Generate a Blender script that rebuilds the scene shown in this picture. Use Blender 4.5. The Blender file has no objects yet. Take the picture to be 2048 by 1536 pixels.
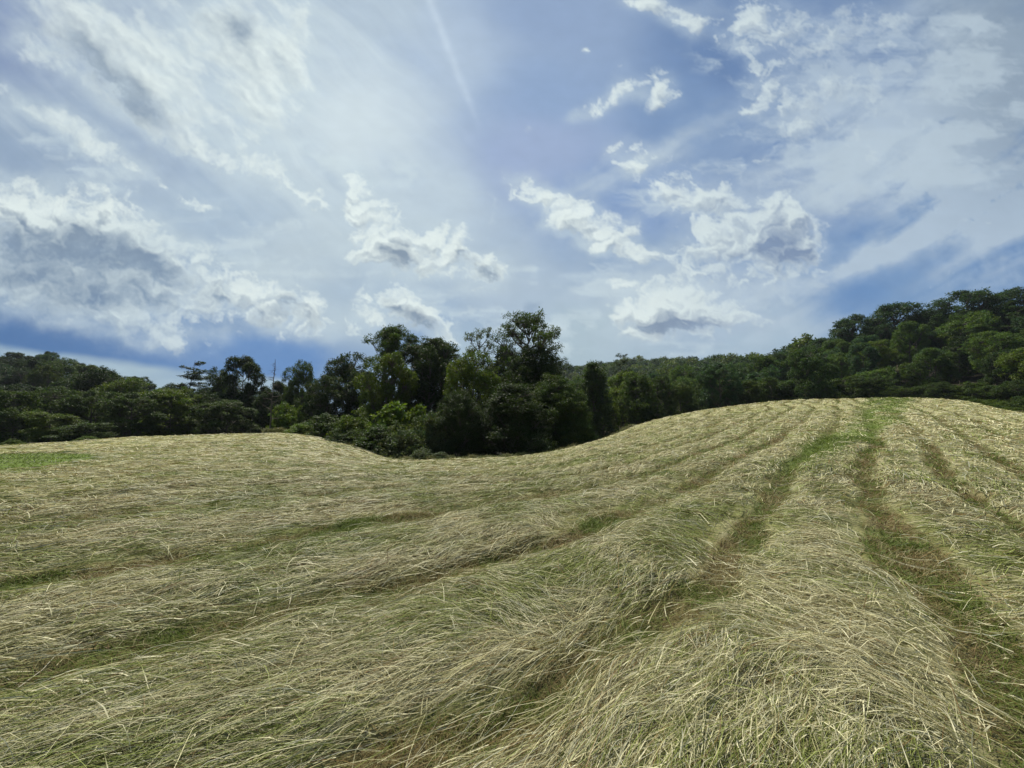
import bpy, math, random
import numpy as np
SC = bpy.context.scene
# ================================================================ camera, sky light, sun, exposure
F, PITCH, EYE = 771.0, math.radians(4.6), 1.65     # focal length and dome coordinates share one unit: 771 = unit tangent
SUN_AZ, SUN_EL = math.radians(-24), math.radians(57)   # azimuth from +Y towards +X
cam_d = bpy.data.cameras.new('camera'); cam = bpy.data.objects.new('camera', cam_d); SC.collection.objects.link(cam)
cam.location = (0, 0, EYE); cam.rotation_euler = (math.pi/2+PITCH, 0, 0)
cam_d.sensor_width = 36; cam_d.lens = 36*F/2048; cam_d.clip_start = .05; cam_d.clip_end = 20000
SC.camera = cam
W = bpy.data.worlds.new('World'); SC.world = W; W.use_nodes = True
wn = W.node_tree; bg = wn.nodes['Background']; sk = wn.nodes.new('ShaderNodeTexSky'); sk.sky_type = 'NISHITA'
sk.sun_disc = False; sk.sun_elevation = SUN_EL; sk.sun_rotation = SUN_AZ; sk.air_density = 1.3; sk.dust_density = 1.5
wn.links.new(sk.outputs[0], bg.inputs[0]); bg.inputs[1].default_value = .09
sd = bpy.data.lights.new('sun', 'SUN'); so = bpy.data.objects.new('sun', sd); SC.collection.objects.link(so)
sd.energy = 4.9; sd.angle = math.radians(.6); sd.color = (1, .945, .85)
so.rotation_euler = (math.pi/2-SUN_EL, 0, -SUN_AZ+math.pi)
so.location = (0, 0, 60)
SC.view_settings.view_transform = 'Standard'; SC.view_settings.look = 'None'; SC.view_settings.gamma = 1; SC.view_settings.exposure = 0
SC.render.resolution_x, SC.render.resolution_y = 1024, 768
SC.cycles.max_bounces = 6; SC.cycles.diffuse_bounces = 3; SC.cycles.transmission_bounces = 3; SC.cycles.transparent_max_bounces = 6

# ================================================================ helpers
def link(o, parent=None):
    SC.collection.objects.link(o)
    if parent is not None: o.parent = parent
    return o
def tag(o, label=None, cat=None, group=None, kind=None):
    for k, v in (('label', label), ('category', cat), ('group', group), ('kind', kind)):
        if v: o[k] = v
    return o
def mesh_np(name, V, Q, mat, col=None, smooth=False, tri=None):
    """mesh from numpy: V (n,3), Q quads (m,4), optional tri (k,3), optional colour (n,3)"""
    me = bpy.data.meshes.new(name); V = np.ascontiguousarray(V, np.float32)
    nq = len(Q); nt = 0 if tri is None else len(tri)
    me.vertices.add(len(V)); me.vertices.foreach_set('co', V.ravel())
    idx = np.asarray(Q, np.int32).ravel()
    if nt: idx = np.concatenate([idx, np.asarray(tri, np.int32).ravel()])
    me.loops.add(len(idx)); me.loops.foreach_set('vertex_index', idx)
    st = np.concatenate([np.arange(nq)*4, nq*4+np.arange(nt)*3]).astype(np.int32)
    me.polygons.add(nq+nt); me.polygons.foreach_set('loop_start', st)
    me.polygons.foreach_set('loop_total', np.concatenate([np.full(nq, 4), np.full(nt, 3)]).astype(np.int32))
    if smooth: me.polygons.foreach_set('use_smooth', np.ones(nq+nt, bool))
    if col is not None:
        a = me.attributes.new('tint', 'FLOAT_COLOR', 'POINT')
        c = np.ones((len(V), 4), np.float32); c[:, :col.shape[1]] = col; a.data.foreach_set('color', c.ravel())
    me.update(calc_edges=True); me.materials.append(mat)
    return me
def new_mat(name):
    m = bpy.data.materials.new(name); m.use_nodes = True; m.node_tree.nodes.clear(); return m, m.node_tree.nodes, m.node_tree.links
def ray(px, py):
    x = (px-1024)/F; u = (768-py)/F
    return x, math.cos(PITCH)-u*math.sin(PITCH), math.sin(PITCH)+u*math.cos(PITCH)
def zat(px, py, Y):
    d = ray(px, py); return EYE+d[2]/d[1]*Y
# ---------------------------------------------------------------- noise helpers
_rng = np.random.RandomState(7)
_PERM = np.tile(_rng.permutation(256), 3).astype(np.int32)
_ANG = _rng.rand(256) * 2 * np.pi
_GX, _GY = np.cos(_ANG), np.sin(_ANG)
def perlin(x, y, seed=0):
    x = x + seed * 17.31; y = y - seed * 9.77
    xi = np.floor(x).astype(np.int64); yi = np.floor(y).astype(np.int64)
    xf = x - xi; yf = y - yi
    u = xf*xf*xf*(xf*(xf*6-15)+10); v = yf*yf*yf*(yf*(yf*6-15)+10)
    xi &= 255; yi &= 255
    def g(ix, iy, dx, dy):
        h = _PERM[_PERM[ix & 255] + (iy & 255)]
        return _GX[h]*dx + _GY[h]*dy
    n00 = g(xi, yi, xf, yf); n10 = g(xi+1, yi, xf-1, yf)
    n01 = g(xi, yi+1, xf, yf-1); n11 = g(xi+1, yi+1, xf-1, yf-1)
    a = n00 + u*(n10-n00); b = n01 + u*(n11-n01)
    return (a + v*(b-a)) * 1.45
def fbm(x, y, oct=5, seed=0, gain=.5, lac=2.03):
    s = 0; a = 1; t = 0
    for o in range(oct):
        s = s + a*perlin(x, y, seed+o*3); t += a; a *= gain; x = x*lac+3.1; y = y*lac-1.7
    return s/t*1.5
def billow(x, y, oct=5, seed=0, gain=.5):
    s = 0; a = 1; t = 0
    for o in range(oct):
        s = s + a*(1-2*np.abs(perlin(x, y, seed+o*5))); t += a; a *= gain; x = x*2.07+5.3; y = y*2.07+1.9
    return s/t
def puff(x, y, oct=5, seed=0, gain=.5):
    """round lobes meeting in creases"""
    s = 0; a = 1; t = 0
    for o in range(oct):
        s = s + a*np.sqrt(perlin(x, y, seed+o*5)**2+.004)*2; t += a; a *= gain; x = x*2.07+5.3; y = y*2.07+1.9
    return s/t
def sstep(e0, e1, x):
    t = np.clip((x-e0)/(e1-e0), 0, 1); return t*t*(3-2*t)
def lin(c):
    c = np.asarray(c, float)/255.; return np.where(c <= .04045, c/12.92, ((c+.055)/1.055)**2.4)

# ---------------------------------------------------------------- the cloudy sky
def paint_sky(A, B):
    """radiance of the sky at dome coordinates A (across), B (down)"""
    # base air: smooth blend of colour samples
    S = [(-300,-200,128,142,180),(0,40,128,144,186),(0,300,146,163,194),(300,300,152,168,199),(130,560,130,150,182),(900,80,172,186,214),
         (700,250,203,212,227),(560,300,184,196,216),(1100,200,142,162,202),(1100,20,144,162,200),(1400,230,122,146,190),(1500,120,106,131,178),(1700,130,108,132,178),
         (2000,100,132,148,176),(1950,490,94,130,184),(1700,560,104,138,190),(1600,380,114,138,186),(1150,690,172,188,206),(1500,660,164,182,206),
         (1300,560,134,156,194),(1850,600,116,146,192),(80,655,76,116,172),(400,690,84,124,182),(600,695,100,134,188),(600,500,184,196,214),
         (1000,560,172,186,210),(680,640,178,192,212),(450,420,166,182,208),(850,400,186,198,218),(1100,300,156,170,208),(1250,420,126,150,198),
         (820,665,122,150,196),(900,720,170,188,210),(2300,300,110,135,180),(2300,800,150,170,195),(500,150,176,189,212),(700,20,176,189,212),
         (1000,850,180,192,204),(300,850,175,190,204),(1480,560,118,144,190),(1000,-300,160,175,205),(2300,-300,110,130,175)]
    num = 0; den = 0
    wx = A + 50*fbm(A/260, B/260, 3, 40); wy = B + 30*fbm(A/260, B/260, 3, 41)
    for x, y, r, g, b in S:
        w = 1/(((wx-x)**2 + (1.5*(wy-y))**2)/1e4 + .35)**1.9
        num = num + w[..., None]*lin((r, g, b)); den = den + w
    col = num/den[..., None]
    q = 7.; y0, x0 = -700., -900.
    LB, LA = np.mgrid[y0:1300:q, x0:3000:q]
    def G(lst, wA, wB):
        """sum of soft ellipses (x, y, rx, ry, angle, weight), sampled at the warped coordinates"""
        s = np.zeros_like(LA)
        for t in lst:
            x, y, rx, ry = t[:4]; an = math.radians(t[4]) if len(t) > 4 else 0; d = t[5] if len(t) > 5 else 1
            c, sn = math.cos(an), math.sin(an); dx = LA-x; dy = LB-y
            s += d*np.exp(-(((dx*c+dy*sn)/rx)**2+((-dx*sn+dy*c)/ry)**2)*.9)
        fa = np.clip((wA-x0)/q, 0, LA.shape[1]-1.01); fb = np.clip((wB-y0)/q, 0, LA.shape[0]-1.01)
        ia = fa.astype(int); ib = fb.astype(int); fa = fa-ia; fb = fb-ib
        return (s[ib, ia]*(1-fa)+s[ib, ia+1]*fa)*(1-fb)+(s[ib+1, ia]*(1-fa)+s[ib+1, ia+1]*fa)*fb
    def mix(c0, c1, a): return c0*(1-a[..., None]) + c1*a[..., None]
    # storm-blue band low on the left with a pale strip under it
    e = B - (686 + .125*A + 5*fbm(A/130, B/200, 3, 3))
    top = 622 + .10*A + 12*fbm(A/90, B/90, 4, 5)
    band = sstep(-12, 14, B-top) * sstep(6, -5, e) * sstep(690, 620, A + 34*fbm(A/60, B/40, 5, 9))
    col = mix(col, mix(np.broadcast_to(lin((74,112,168)), col.shape), np.broadcast_to(lin((98,136,194)), col.shape), sstep(50, 560, A)), band*.93)
    pale = sstep(-3, 16, e)*sstep(760, 520, A)
    col = mix(col, np.broadcast_to(lin((172,190,208)), col.shape), pale*(.75+.2*fbm(A/90, B/22, 3, 12)))
    # ---- thin high veils: streaks
    def rot(an): c, s = math.cos(math.radians(an)), math.sin(math.radians(an)); return A*c+B*s, -A*s+B*c
    ra, rb = rot(42); st1 = fbm(ra/330, rb/44+.4*fbm(ra/200, rb/90, 3, 60), 6, 21, .56)
    ra2, rb2 = rot(-30); st2 = fbm(ra2/420, rb2/60+.3*fbm(ra2/200, rb2/90, 3, 61), 5, 27, .5)
    lw = sstep(900, 500, A)*sstep(560, 330, B)
    rw = sstep(1000, 1400, A)*sstep(640, 380, B)
    veil = G([(330,130,330,150,35,.75),(620,60,200,120,0,.45),(90,260,200,50,28,.55),(520,160,130,130,60,.5),(640,380,120,90,40,.3),(700,260,190,160,20,.45)], A, B)
    va = np.clip(veil*(.6+1.1*st1), 0, 1)*.72
    col = mix(col, np.broadcast_to(lin((208,217,230)), col.shape), np.clip(va, 0, .8))
    vr = G([(1840,300,260,110,-8,1.15),(1990,180,140,230,0,1.6),(1900,60,80,60,0,.7),(1930,380,150,60,-10,.9),(1790,250,150,70,0,.7),(1640,240,110,50,25,.6),(1560,330,170,40,-20,.5),
            (1850,468,220,24,-21,1.25),(1690,528,100,13,-24,.8),(2060,420,170,50,-20,.8),(1960,545,130,40,-24,.62),(1330,300,190,24,-29,.7),(1190,330,90,8,-40,.35),
            (1180,370,130,22,-26,.6),(1660,560,160,24,-16,.35),(1700,380,130,36,0,.5),(1530,400,260,24,-10,.35),(1420,590,210,46,8,.6),(1560,650,200,34,0,.4),
            (1240,600,160,40,0,.5),(1380,600,150,60,0,.6),(1250,680,240,26,0,.4),(1120,470,170,60,0,.35)], A+26*fbm(A/90, B/90, 4, 31), B+18*fbm(A/90, B/90, 4, 32))
    st3 = fbm(A/120+.6*fbm(A/60, B/60, 4, 151), B/70, 6, 150, .58)
    vr = np.clip(vr*(.70+.8*st2+.35*st3) + .12*fbm(A/60, B/40, 5, 33)*sstep(.05, .4, vr), 0, 1)
    vc = mix(np.broadcast_to(lin((184,196,217)), col.shape), np.broadcast_to(lin((148,162,186)), col.shape), sstep(1750, 2050, A)*sstep(560, 200, B))
    col = mix(col, vc, vr*.86)
    # torn thin mid-level cloud
    tn = fbm(A/150+.5*fbm(A/70, B/50, 4, 131), B/62, 6, 130, .56)
    tm = G([(350,560,260,70,10,.6),(600,470,200,60,20,.5),(950,600,240,50,0,.6),(1300,690,260,30,0,.5),(1000,420,120,40,20,.4),(1400,440,160,60,20,.5),
            (1650,330,260,70,-10,.8),(1750,120,260,80,0,1.0),(1950,230,130,160,0,.6),(1780,330,160,60,-10,.7),(1560,260,110,60,0,.6),(1350,600,220,50,0,.8),(1560,560,150,30,0,.6),(180,340,220,50,28,.5),(700,300,160,90,30,.5),
            (560,540,100,20,10,.5),(860,600,60,24,20,.5),(1180,550,120,20,0,.6),(420,490,90,16,5,.6),(1060,660,90,30,0,.4),(1480,90,60,40,0,.5),(1900,330,120,60,0,.4)], A, B)
    ta = sstep(-.12, .62, tn+.75*tm-.42)*sstep(.08, .4, tm)
    tc = lin((206,216,229))*(1-.6*sstep(1150, 1700, A))[..., None] + lin((176,189,212))*(.6*sstep(1150, 1700, A))[..., None]
    col = mix(col, tc, ta*.62)
    # contrail and light shafts
    def line(x0, y0, x1, y1, w0, w1, s):
        L = math.hypot(x1-x0, y1-y0); tx, ty = (x1-x0)/L, (y1-y0)/L
        t = ((A-x0)*tx+(B-y0)*ty)/L; d = np.abs(-(A-x0)*ty+(B-y0)*tx)
        w = w0+(w1-w0)*np.clip(t, 0, 1)
        return s*np.exp(-(d/w)**2)*sstep(-.05, .05, t)*sstep(1.1, .55, t)
    col = mix(col, np.broadcast_to(lin((205,215,236)), col.shape), line(855,-8,962,262, 9, 7, .5)*(.8+.4*fbm(A/30, B/30, 3, 70)))
    # ---- crisp cumulus, each puff eroded by billowy noise, lit from upper left of centre
    cum = [(10,410,90,36,20),(80,430,70,34,25),(190,425,52,40,20,1.1),(255,465,70,42,35,1.1),(330,520,56,34,35,1.1),(200,510,150,48,22,1.1),
           (60,500,130,60,12,1.1),(60,570,130,38,10,1.1),(170,590,170,40,14,.9),(262,648,100,28,22,.75),(340,600,70,26,20,.7),
           (430,560,44,34,30,1),(490,590,60,32,25,1),(585,605,56,34,35,1.15),(620,640,36,24,10,.8),(520,618,50,18,15,.6),(400,620,50,18,15,.4),
           (713,368,20,28,-10,.9),(728,420,28,42,15,.9),(770,470,62,36,35,1),(812,490,46,32,10,1.05),(880,498,38,34,20,1),(930,525,42,30,40,1),(985,540,28,34,60,1),
           (760,510,70,20,10,.55),(900,560,80,14,10,.3),
           (748,600,26,24,0,.8),(800,604,44,22,20,1),(850,632,52,20,32,1.05),(895,660,40,12,35,.9),(720,650,44,20,0,.55),(770,640,40,18,10,.6),
           (1022,368,36,16,20,.6),(1062,378,26,20,20,.8),(1095,410,34,20,35,.8),(1140,432,28,22,0,.95),(1178,440,34,26,20,1.05),(1205,470,40,20,30,1),(1262,454,18,16,0,1),
           (1240,492,56,17,12,1.05),(1310,504,28,8,5,.8),(1120,458,22,10,0,.6),
           (1148,232,13,9,0,.95),(1190,216,24,15,-25,1),(1256,180,24,15,0,1),(1324,182,28,24,20,1.15),(1225,198,12,10,0,.55),(1245,140,14,18,0,.4),(1170,103,5,6,0,.9),(1055,255,8,5,0,.7),
           (1258,300,40,18,20,.7),(1285,322,48,16,0,.65),(1330,382,56,16,20,.7),(1395,385,48,24,0,.95),(1380,408,60,18,0,.7),
           (1545,425,46,28,10,1.05),(1480,460,60,38,0,1),(1590,455,36,32,30,1.05),(1500,500,90,36,0,.95),(1570,500,60,36,0,.85),(1420,470,34,20,0,.7),(1545,555,90,16,0,.45),(1410,500,40,24,0,.5),
           (1362,538,18,10,0,.9),(1420,546,34,12,10,.7),(1300,560,60,16,0,.5),(1234,560,34,10,0,.4),
           (1345,602,48,22,0,1.2),(1300,628,46,26,-10,1.25),(1370,622,54,24,10,1.25),(1345,646,84,20,0,1.2),(1440,625,56,20,10,.95),(1500,645,40,10,0,.5),(1360,575,90,18,0,.45),
           (1300,8,40,16,10,.75),(1350,32,34,16,35,.9),(1392,52,18,18,0,.95),(1262,2,24,10,0,.6),(1510,30,44,34,30,.9),(1535,78,40,26,0,.95),(1500,100,20,12,0,.6),(1590,40,30,30,0,.7),
           (1650,96,34,20,0,.8),(1690,50,44,30,0,.8),(1450,78,22,14,20,.6),(1750,86,40,20,0,.5),(1790,30,50,24,0,.6),(1425,20,30,12,30,.5),
           (1532,165,26,24,0,.85),(1560,128,24,14,0,.8),(1645,168,34,20,0,.9),(1700,168,34,24,0,.9),(1592,205,50,18,20,.7),(1770,180,44,30,0,.7),(1510,135,18,10,0,.7),(1660,225,80,24,0,.6),(1580,250,60,16,0,.5),(1820,240,60,24,0,.5),(1500,210,24,20,0,.6),(1432,205,16,10,0,.4),
           (1700,300,90,26,0,.35),(1480,330,60,12,0,.35),
           (470,40,60,44,60,1),(540,100,50,80,0,1.05),(580,60,30,50,0,.6),(520,200,50,60,0,.8),(410,60,50,60,0,.6),(470,110,40,70,70,.8),(560,140,40,50,0,.8),(500,190,50,50,30,.6),(560,240,60,26,50,.5),(612,22,26,30,20,.6),(650,70,20,16,20,.25),
           (230,100,60,150,-50,1.05),(160,60,60,60,0,.7),(110,40,60,50,45,.75),(300,190,40,90,-50,.95),(350,160,30,60,-30,.8),(330,60,60,70,30,.55),
           (330,265,110,13,35,.72),(430,310,80,14,32,.85),(470,260,14,56,-35,.6),(560,350,62,20,38,.75),(620,395,44,16,30,.7),(500,330,20,10,0,.4),
           (60,215,90,16,28,.75),(160,270,80,19,28,.8),(240,315,60,14,28,.7),(360,390,66,7,27,.5),(30,100,50,26,20,.45),
           (1900,560,60,10,-20,.25),(1960,440,34,8,-10,.3),(1700,400,24,8,0,.3)]
    up = sstep(420, 200, B)*sstep(900, 640, A)
    c1 = fbm(A/74, B/62, 5, 80, .55); c2 = fbm(A/74, B/62, 5, 81, .55)
    ws = fbm(ra/130, rb/50, 6, 84, .55)
    low0 = sstep(400, 500, B)*sstep(520, 250, A)
    small = 1-.5*sstep(1050, 1150, A)*sstep(300, 260, B)*sstep(1450, 1380, A)
    wA = A + (24*c1*small + up*26*ws); wB = B + (17*c2*small + up*20*ws)
    cumw = [(t[0], t[1], t[2]*1.15, t[3]*1.2, t[4] if len(t) > 4 else 0, (t[5] if len(t) > 5 else 1)*(.92 if t[0] > 1000 else .80)) for t in cum]
    def dens(dA, dB, oct):
        a = wA+dA; b = wB+dB
        K = G(cumw, a, b); K = K/(1+.22*K)
        p1 = puff((a+8*c1)/74, (b+6*c2)/58, oct, 90, .5)
        p2 = fbm((a+6*c1)/60+3.3, (b+6*c2)/44, max(2, oct-1), 140, .55)
        st = .65*fbm((ra+dA+14*c1)/130, (rb+dB+10*c2)/46, oct+1, 95, .6)+.6*(puff((ra+dA+10*c1)/110, (rb+dB+8*c2)/60, oct, 98, .5)-.5)
        n = (1-up)*((1.1-.45*low0)*(p1-.52)+(.5-.2*low0)*p2) + up*st
        return K*1.1 + n*(.6+.4*sstep(.1, .5, K)) - .44, K, n
    D, K, n = dens(0, 0, 6)
    fine = fbm(A/13, B/11, 4, 97, .6)
    D = D + (.17*fine+.07*fbm(A/5.5, B/5, 3, 99))*(1-.4*up)
    rsoft = sstep(1450, 1700, A)*sstep(420, 260, B)
    kk = 3.0 - 1.2*up - 1.5*rsoft - .7*low0
    al = (1-np.exp(-kk*np.clip(D, 0, 3)**1.15))*sstep(.03, .22, K)
    halo = np.clip(sstep(.05, .75, G([(t[0], t[1], t[2]*1.5, t[3]*1.6, t[4], (t[5] if len(t) > 5 else 1)*.6) for t in cum], wA, wB)), 0, 1)
    sx = 700-A; sy = -520-B; sl = np.hypot(sx, sy)
    d1 = dens(sx/sl*11, sy/sl*11, 3)[0]; d2 = dens(sx/sl*30, sy/sl*30, 2)[0]; d0 = dens(0, 0, 4)[0]
    lit = np.clip((d0-d1)*1.5, -1, 1)
    shadow = 1-np.exp(-np.clip(d1, 0, 2)*.55-np.clip(d2, 0, 2)*.55)
    cores = G([(50,500,130,40,10,.85),(160,470,40,34,50,.6),(290,520,90,26,28,1.15),(200,520,80,30,20,.6),(120,560,120,20,8,.6),(180,596,60,16,10,.75),(300,585,70,16,20,.55),(20,560,60,20,0,.4),(590,608,34,22,30,1.0),(440,580,30,18,40,.8),(540,625,40,14,20,.5),
               (210,140,26,110,-46,1.1),(290,215,24,60,-50,.9),(490,52,26,30,-20,1.0),(470,50,50,20,50,.4),(390,30,40,30,0,.3),
               (805,497,26,18,20,1.0),(940,512,16,30,-40,.9),(978,552,20,20,0,1.2),(835,540,50,14,0,.35),(765,500,24,12,0,.4),
               (800,618,40,10,28,.8),(850,640,44,10,33,.9),(1060,622,18,14,-30,0),
               (1565,495,52,26,0,1.2),(1520,545,80,14,0,.5),(1560,450,26,14,0,.5),(1340,656,66,9,0,1.5),(1330,640,40,12,0,.5),(1400,640,50,10,0,.4),
               (1960,200,90,120,0,.5),(1640,230,70,24,0,.5),(1580,80,50,30,0,.4),(1240,500,40,7,10,.35),(1180,462,22,8,30,.3)],
              A+16*c1, B+13*c2)
    dk = np.clip(.50*shadow**1.4 - .05 + .80*np.clip(cores, 0, 1.1)*sstep(.0, .5, D) - .42*lit*(1-.45*up) + .09*fine, 0, 1)
    low = sstep(350, 650, B)*sstep(800, 300, A)
    wht = lin((230,235,240)); wr = lin((205,214,226)); 
    right = sstep(1150, 1500, A)
    cw = wht*(1-right[..., None]*.75) + wr*right[..., None]*.75
    g1 = lin((132,146,170)); g2 = lin((108,130,164)); g3 = lin((126,142,176))
    gr = g1*(1-low[..., None]) + g2*low[..., None]
    cw = cw*(1-.5*low0[..., None]) + lin((196,208,222))*.5*low0[..., None]
    gr = gr*(1-right[..., None]) + g3*right[..., None]
    cc = cw*(1-dk[..., None]) + gr*dk[..., None]
    hc = lin((196,207,222))*(1-right[..., None]) + lin((170,184,210))*right[..., None]
    col = mix(col, np.broadcast_to(hc, col.shape), halo*.6*(.8+.6*fbm(A/80, B/50, 5, 120)))
    col = mix(col, cc, al*(.96-.12*up-.22*rsoft-.10*low))
    # small dark puff behind the tall tree
    col = mix(col, np.broadcast_to(lin((142,160,190)), col.shape), np.clip(G([(1062,620,20,14,-30)], A+8*c1, B+8*c2)*1.3-.3+.4*n, 0, 1)*.8)
    # faint grain of the thin cloud
    col = col*(1+.035*fbm(A/46, B/26, 5, 110))[..., None]
    return np.clip(col*np.array([.985, 1.045, .97])*(1+.05*np.exp(-((A-750)/420)**2-((B-200)/260)**2))[..., None], 0, 4)
def build_sky():
    xs = np.concatenate([np.linspace(-900, -12, 90), np.arange(-8, 2056, 2.), np.linspace(2060, 2950, 90)])
    ys = np.concatenate([np.linspace(-290, -12, 60), np.arange(-8, 905, 2.), np.linspace(910, 1010, 12)])
    B, A = np.meshgrid(ys, xs, indexing='ij')
    c = paint_sky(A, B)
    fade = sstep(-880, -300, A)*sstep(2930, 2350, A)*sstep(-270, -40, B)      # the painted dome dissolves into the open sky overhead and behind
    u = (A-1024)/F; v = (768-B)/F
    d = np.stack([u, math.cos(PITCH)-v*math.sin(PITCH), math.sin(PITCH)+v*math.cos(PITCH)], -1)
    d /= np.linalg.norm(d, axis=-1, keepdims=True)
    V = d*6000+np.array([0, 0, EYE]); n, m = A.shape
    i = np.arange(n-1)[:, None]*m+np.arange(m-1)[None]
    Q = np.stack([i, i+1, i+1+m, i+m], -1).reshape(-1, 4)
    M, N, L = new_mat('cloudy_sky_air')
    at = N.new('ShaderNodeAttribute'); at.attribute_name = 'tint'
    em = N.new('ShaderNodeEmission'); tr = N.new('ShaderNodeBsdfTransparent'); mx = N.new('ShaderNodeMixShader'); o = N.new('ShaderNodeOutputMaterial')
    L.new(at.outputs['Color'], em.inputs[0]); L.new(at.outputs['Alpha'], mx.inputs[0]); L.new(tr.outputs[0], mx.inputs[1]); L.new(em.outputs[0], mx.inputs[2]); L.new(mx.outputs[0], o.inputs[0])
    M.cycles.emission_sampling = 'NONE'
    me = mesh_np('sky', V.reshape(-1, 3), Q, M, np.concatenate([c, fade[..., None]], -1).reshape(-1, 4))
    tag(link(bpy.data.objects.new('sky', me)), kind='structure')
build_sky()
# ================================================================ the lie of the land
def pchip(x, y, xq):
    """monotone cubic through (x, y[...]) along the last axis"""
    x = np.asarray(x, float); y = np.asarray(y, float); h = np.diff(x); d = np.diff(y)/h
    m = np.zeros_like(y)
    w1 = 2*h[1:]+h[:-1]; w2 = h[1:]+2*h[:-1]
    ok = d[..., :-1]*d[..., 1:] > 0
    with np.errstate(all='ignore'):
        hm = (w1+w2)/(w1/d[..., :-1]+w2/d[..., 1:])
    m[..., 1:-1] = np.where(ok, hm, 0); m[..., 0] = d[..., 0]; m[..., -1] = d[..., -1]
    k = np.clip(np.searchsorted(x, xq)-1, 0, len(h)-1); t = np.clip((xq-x[k])/h[k], 0, 1); hh = h[k]
    return y[..., k]*(1+2*t)*(1-t)**2+m[..., k]*hh*t*(1-t)**2+y[..., k+1]*t*t*(3-2*t)+m[..., k+1]*hh*t*t*(t-1)
# columns: image bearing, distance of the field's edge, its height on the picture, heights before and behind it (depth, z)
COLS = [
 (-350, 27, 914, [(6,-.1),(14,-.45)], [(45,-3.5),(80,-2),(110,8),(150,18),(220,16),(600,10)]),
 (0,    30, 893, [(6,-.05),(12,-.15),(20,-.4)], [(45,-2.2),(70,-4),(105,3),(140,13),(200,14),(600,5)]),
 (150,  33, 884, [(6,-.03),(12,-.12),(20,-.35)], [(45,-2.0),(70,-4),(105,0),(140,9),(200,10),(600,5)]),
 (280,  36, 874, [(6,.0),(12,-.1),(20,-.3)], [(46,-1.6),(70,-4),(110,-3),(160,2),(220,3),(600,0)]),
 (560,  40, 867, [(6,.0),(12,-.12),(20,-.25),(30,-.1)], [(47,-1.0),(60,-3),(100,-6),(200,-6),(400,-5),(800,-5)]),
 (640,  38, 874, [(6,.0),(12,-.15),(20,-.45),(29,-.5)], [(43,-1.5),(55,-3),(100,-6),(200,-6),(400,-5),(800,-5)]),
 (730,  33, 897, [(6,.0),(12,-.2),(20,-.75),(27,-1.05)], [(37,-1.9),(50,-3.4),(100,-6),(200,-6),(400,-5),(800,-5)]),
 (830,  27, 923, [(6,.0),(12,-.28),(18,-.78)], [(31,-2.5),(40,-3.6),(60,-5),(200,-6),(400,-5),(800,-5)]),
 (1000, 28, 917, [(6,.0),(12,-.25),(18,-.68)], [(33,-2.7),(42,-3.9),(60,-5),(200,-5),(400,10),(800,10)]),
 (1120, 31, 902, [(6,.0),(12,-.15),(20,-.5)], [(36,-2.4),(46,-4),(70,-5),(200,0),(450,44),(800,30)]),
 (1180, 34, 887, [(6,.02),(12,-.02),(20,-.12)], [(39,-1.9),(50,-3.8),(80,-5),(200,2),(450,46),(800,30)]),
 (1260, 40, 855, [(6,.04),(12,.1),(20,.2),(30,.3)], [(46,-.6),(60,-3),(90,-4),(200,6),(420,48),(700,30)]),
 (1400, 50, 822, [(6,.07),(12,.3),(20,.8),(30,1.45),(40,2.0)], [(57,1.8),(75,-.5),(100,-1),(200,14),(330,36),(600,25)]),
 (1620, 58, 803.5, [(6,.1),(12,.5),(20,1.25),(30,2.2),(40,3.0),(50,3.6)], [(66,2.6),(80,1.6),(105,6),(170,21),(260,27),(600,20)]),
 (1760, 60, 800.5, [(6,.12),(12,.55),(20,1.35),(30,2.35),(40,3.2),(50,3.8)], [(67,2.6),(78,2.2),(95,8),(130,19),(200,22),(600,20)]),
 (1900, 56, 803.5, [(6,.12),(12,.5),(20,1.3),(30,2.3),(40,3.05),(48,3.5)], [(62,2.4),(72,2.4),(90,10),(110,18),(200,22),(600,20)]),
 (2048, 44, 829, [(6,.1),(12,.4),(20,1.0),(30,1.65)], [(50,.9),(60,1.2),(80,10),(105,19.5),(200,24),(600,20)]),
 (2350, 36, 852, [(6,.1),(12,.3),(20,.7)], [(42,.4),(55,1),(80,14),(105,22),(200,24),(600,20)]),
]
RD = np.concatenate([np.linspace(0, 100, 401), np.geomspace(101, 7000, 160)])
TH, TZ, TE = [], [], []
for px, Ye, pye, bef, aft in COLS:
    th = math.atan((px-1024)/F/math.cos(PITCH)); c = math.cos(th)
    pts = [(0, 0.)]+[(a, b) for a, b in bef]+[(Ye, zat(px, pye, Ye))]+aft
    r = np.array([p[0]/c for p in pts]+[9000.]); z = np.array([p[1] for p in pts]+[pts[-1][1]])
    TH.append(th); TZ.append(pchip(r, z, RD)); TE.append(Ye/c)
flat = pchip([0, 20, 60, 120, 300, 9000], [0, .1, .5, 6, 15, 15], RD)
TH = [-math.pi, -2.2, -1.45]+TH+[1.45, 2.2, math.pi]; TZ = [flat, flat, TZ[0]*.6+flat*.4]+TZ+[TZ[-1]*.6+flat*.4, flat, flat]; TE = [60, 60, 60]+TE+[70, 60, 60]
THD = np.linspace(-math.pi, math.pi, 2401)
TAB = pchip(TH, np.array(TZ).T, THD)           # (RD, THD)
EDG = pchip(TH, np.array(TE, float), THD)
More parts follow.
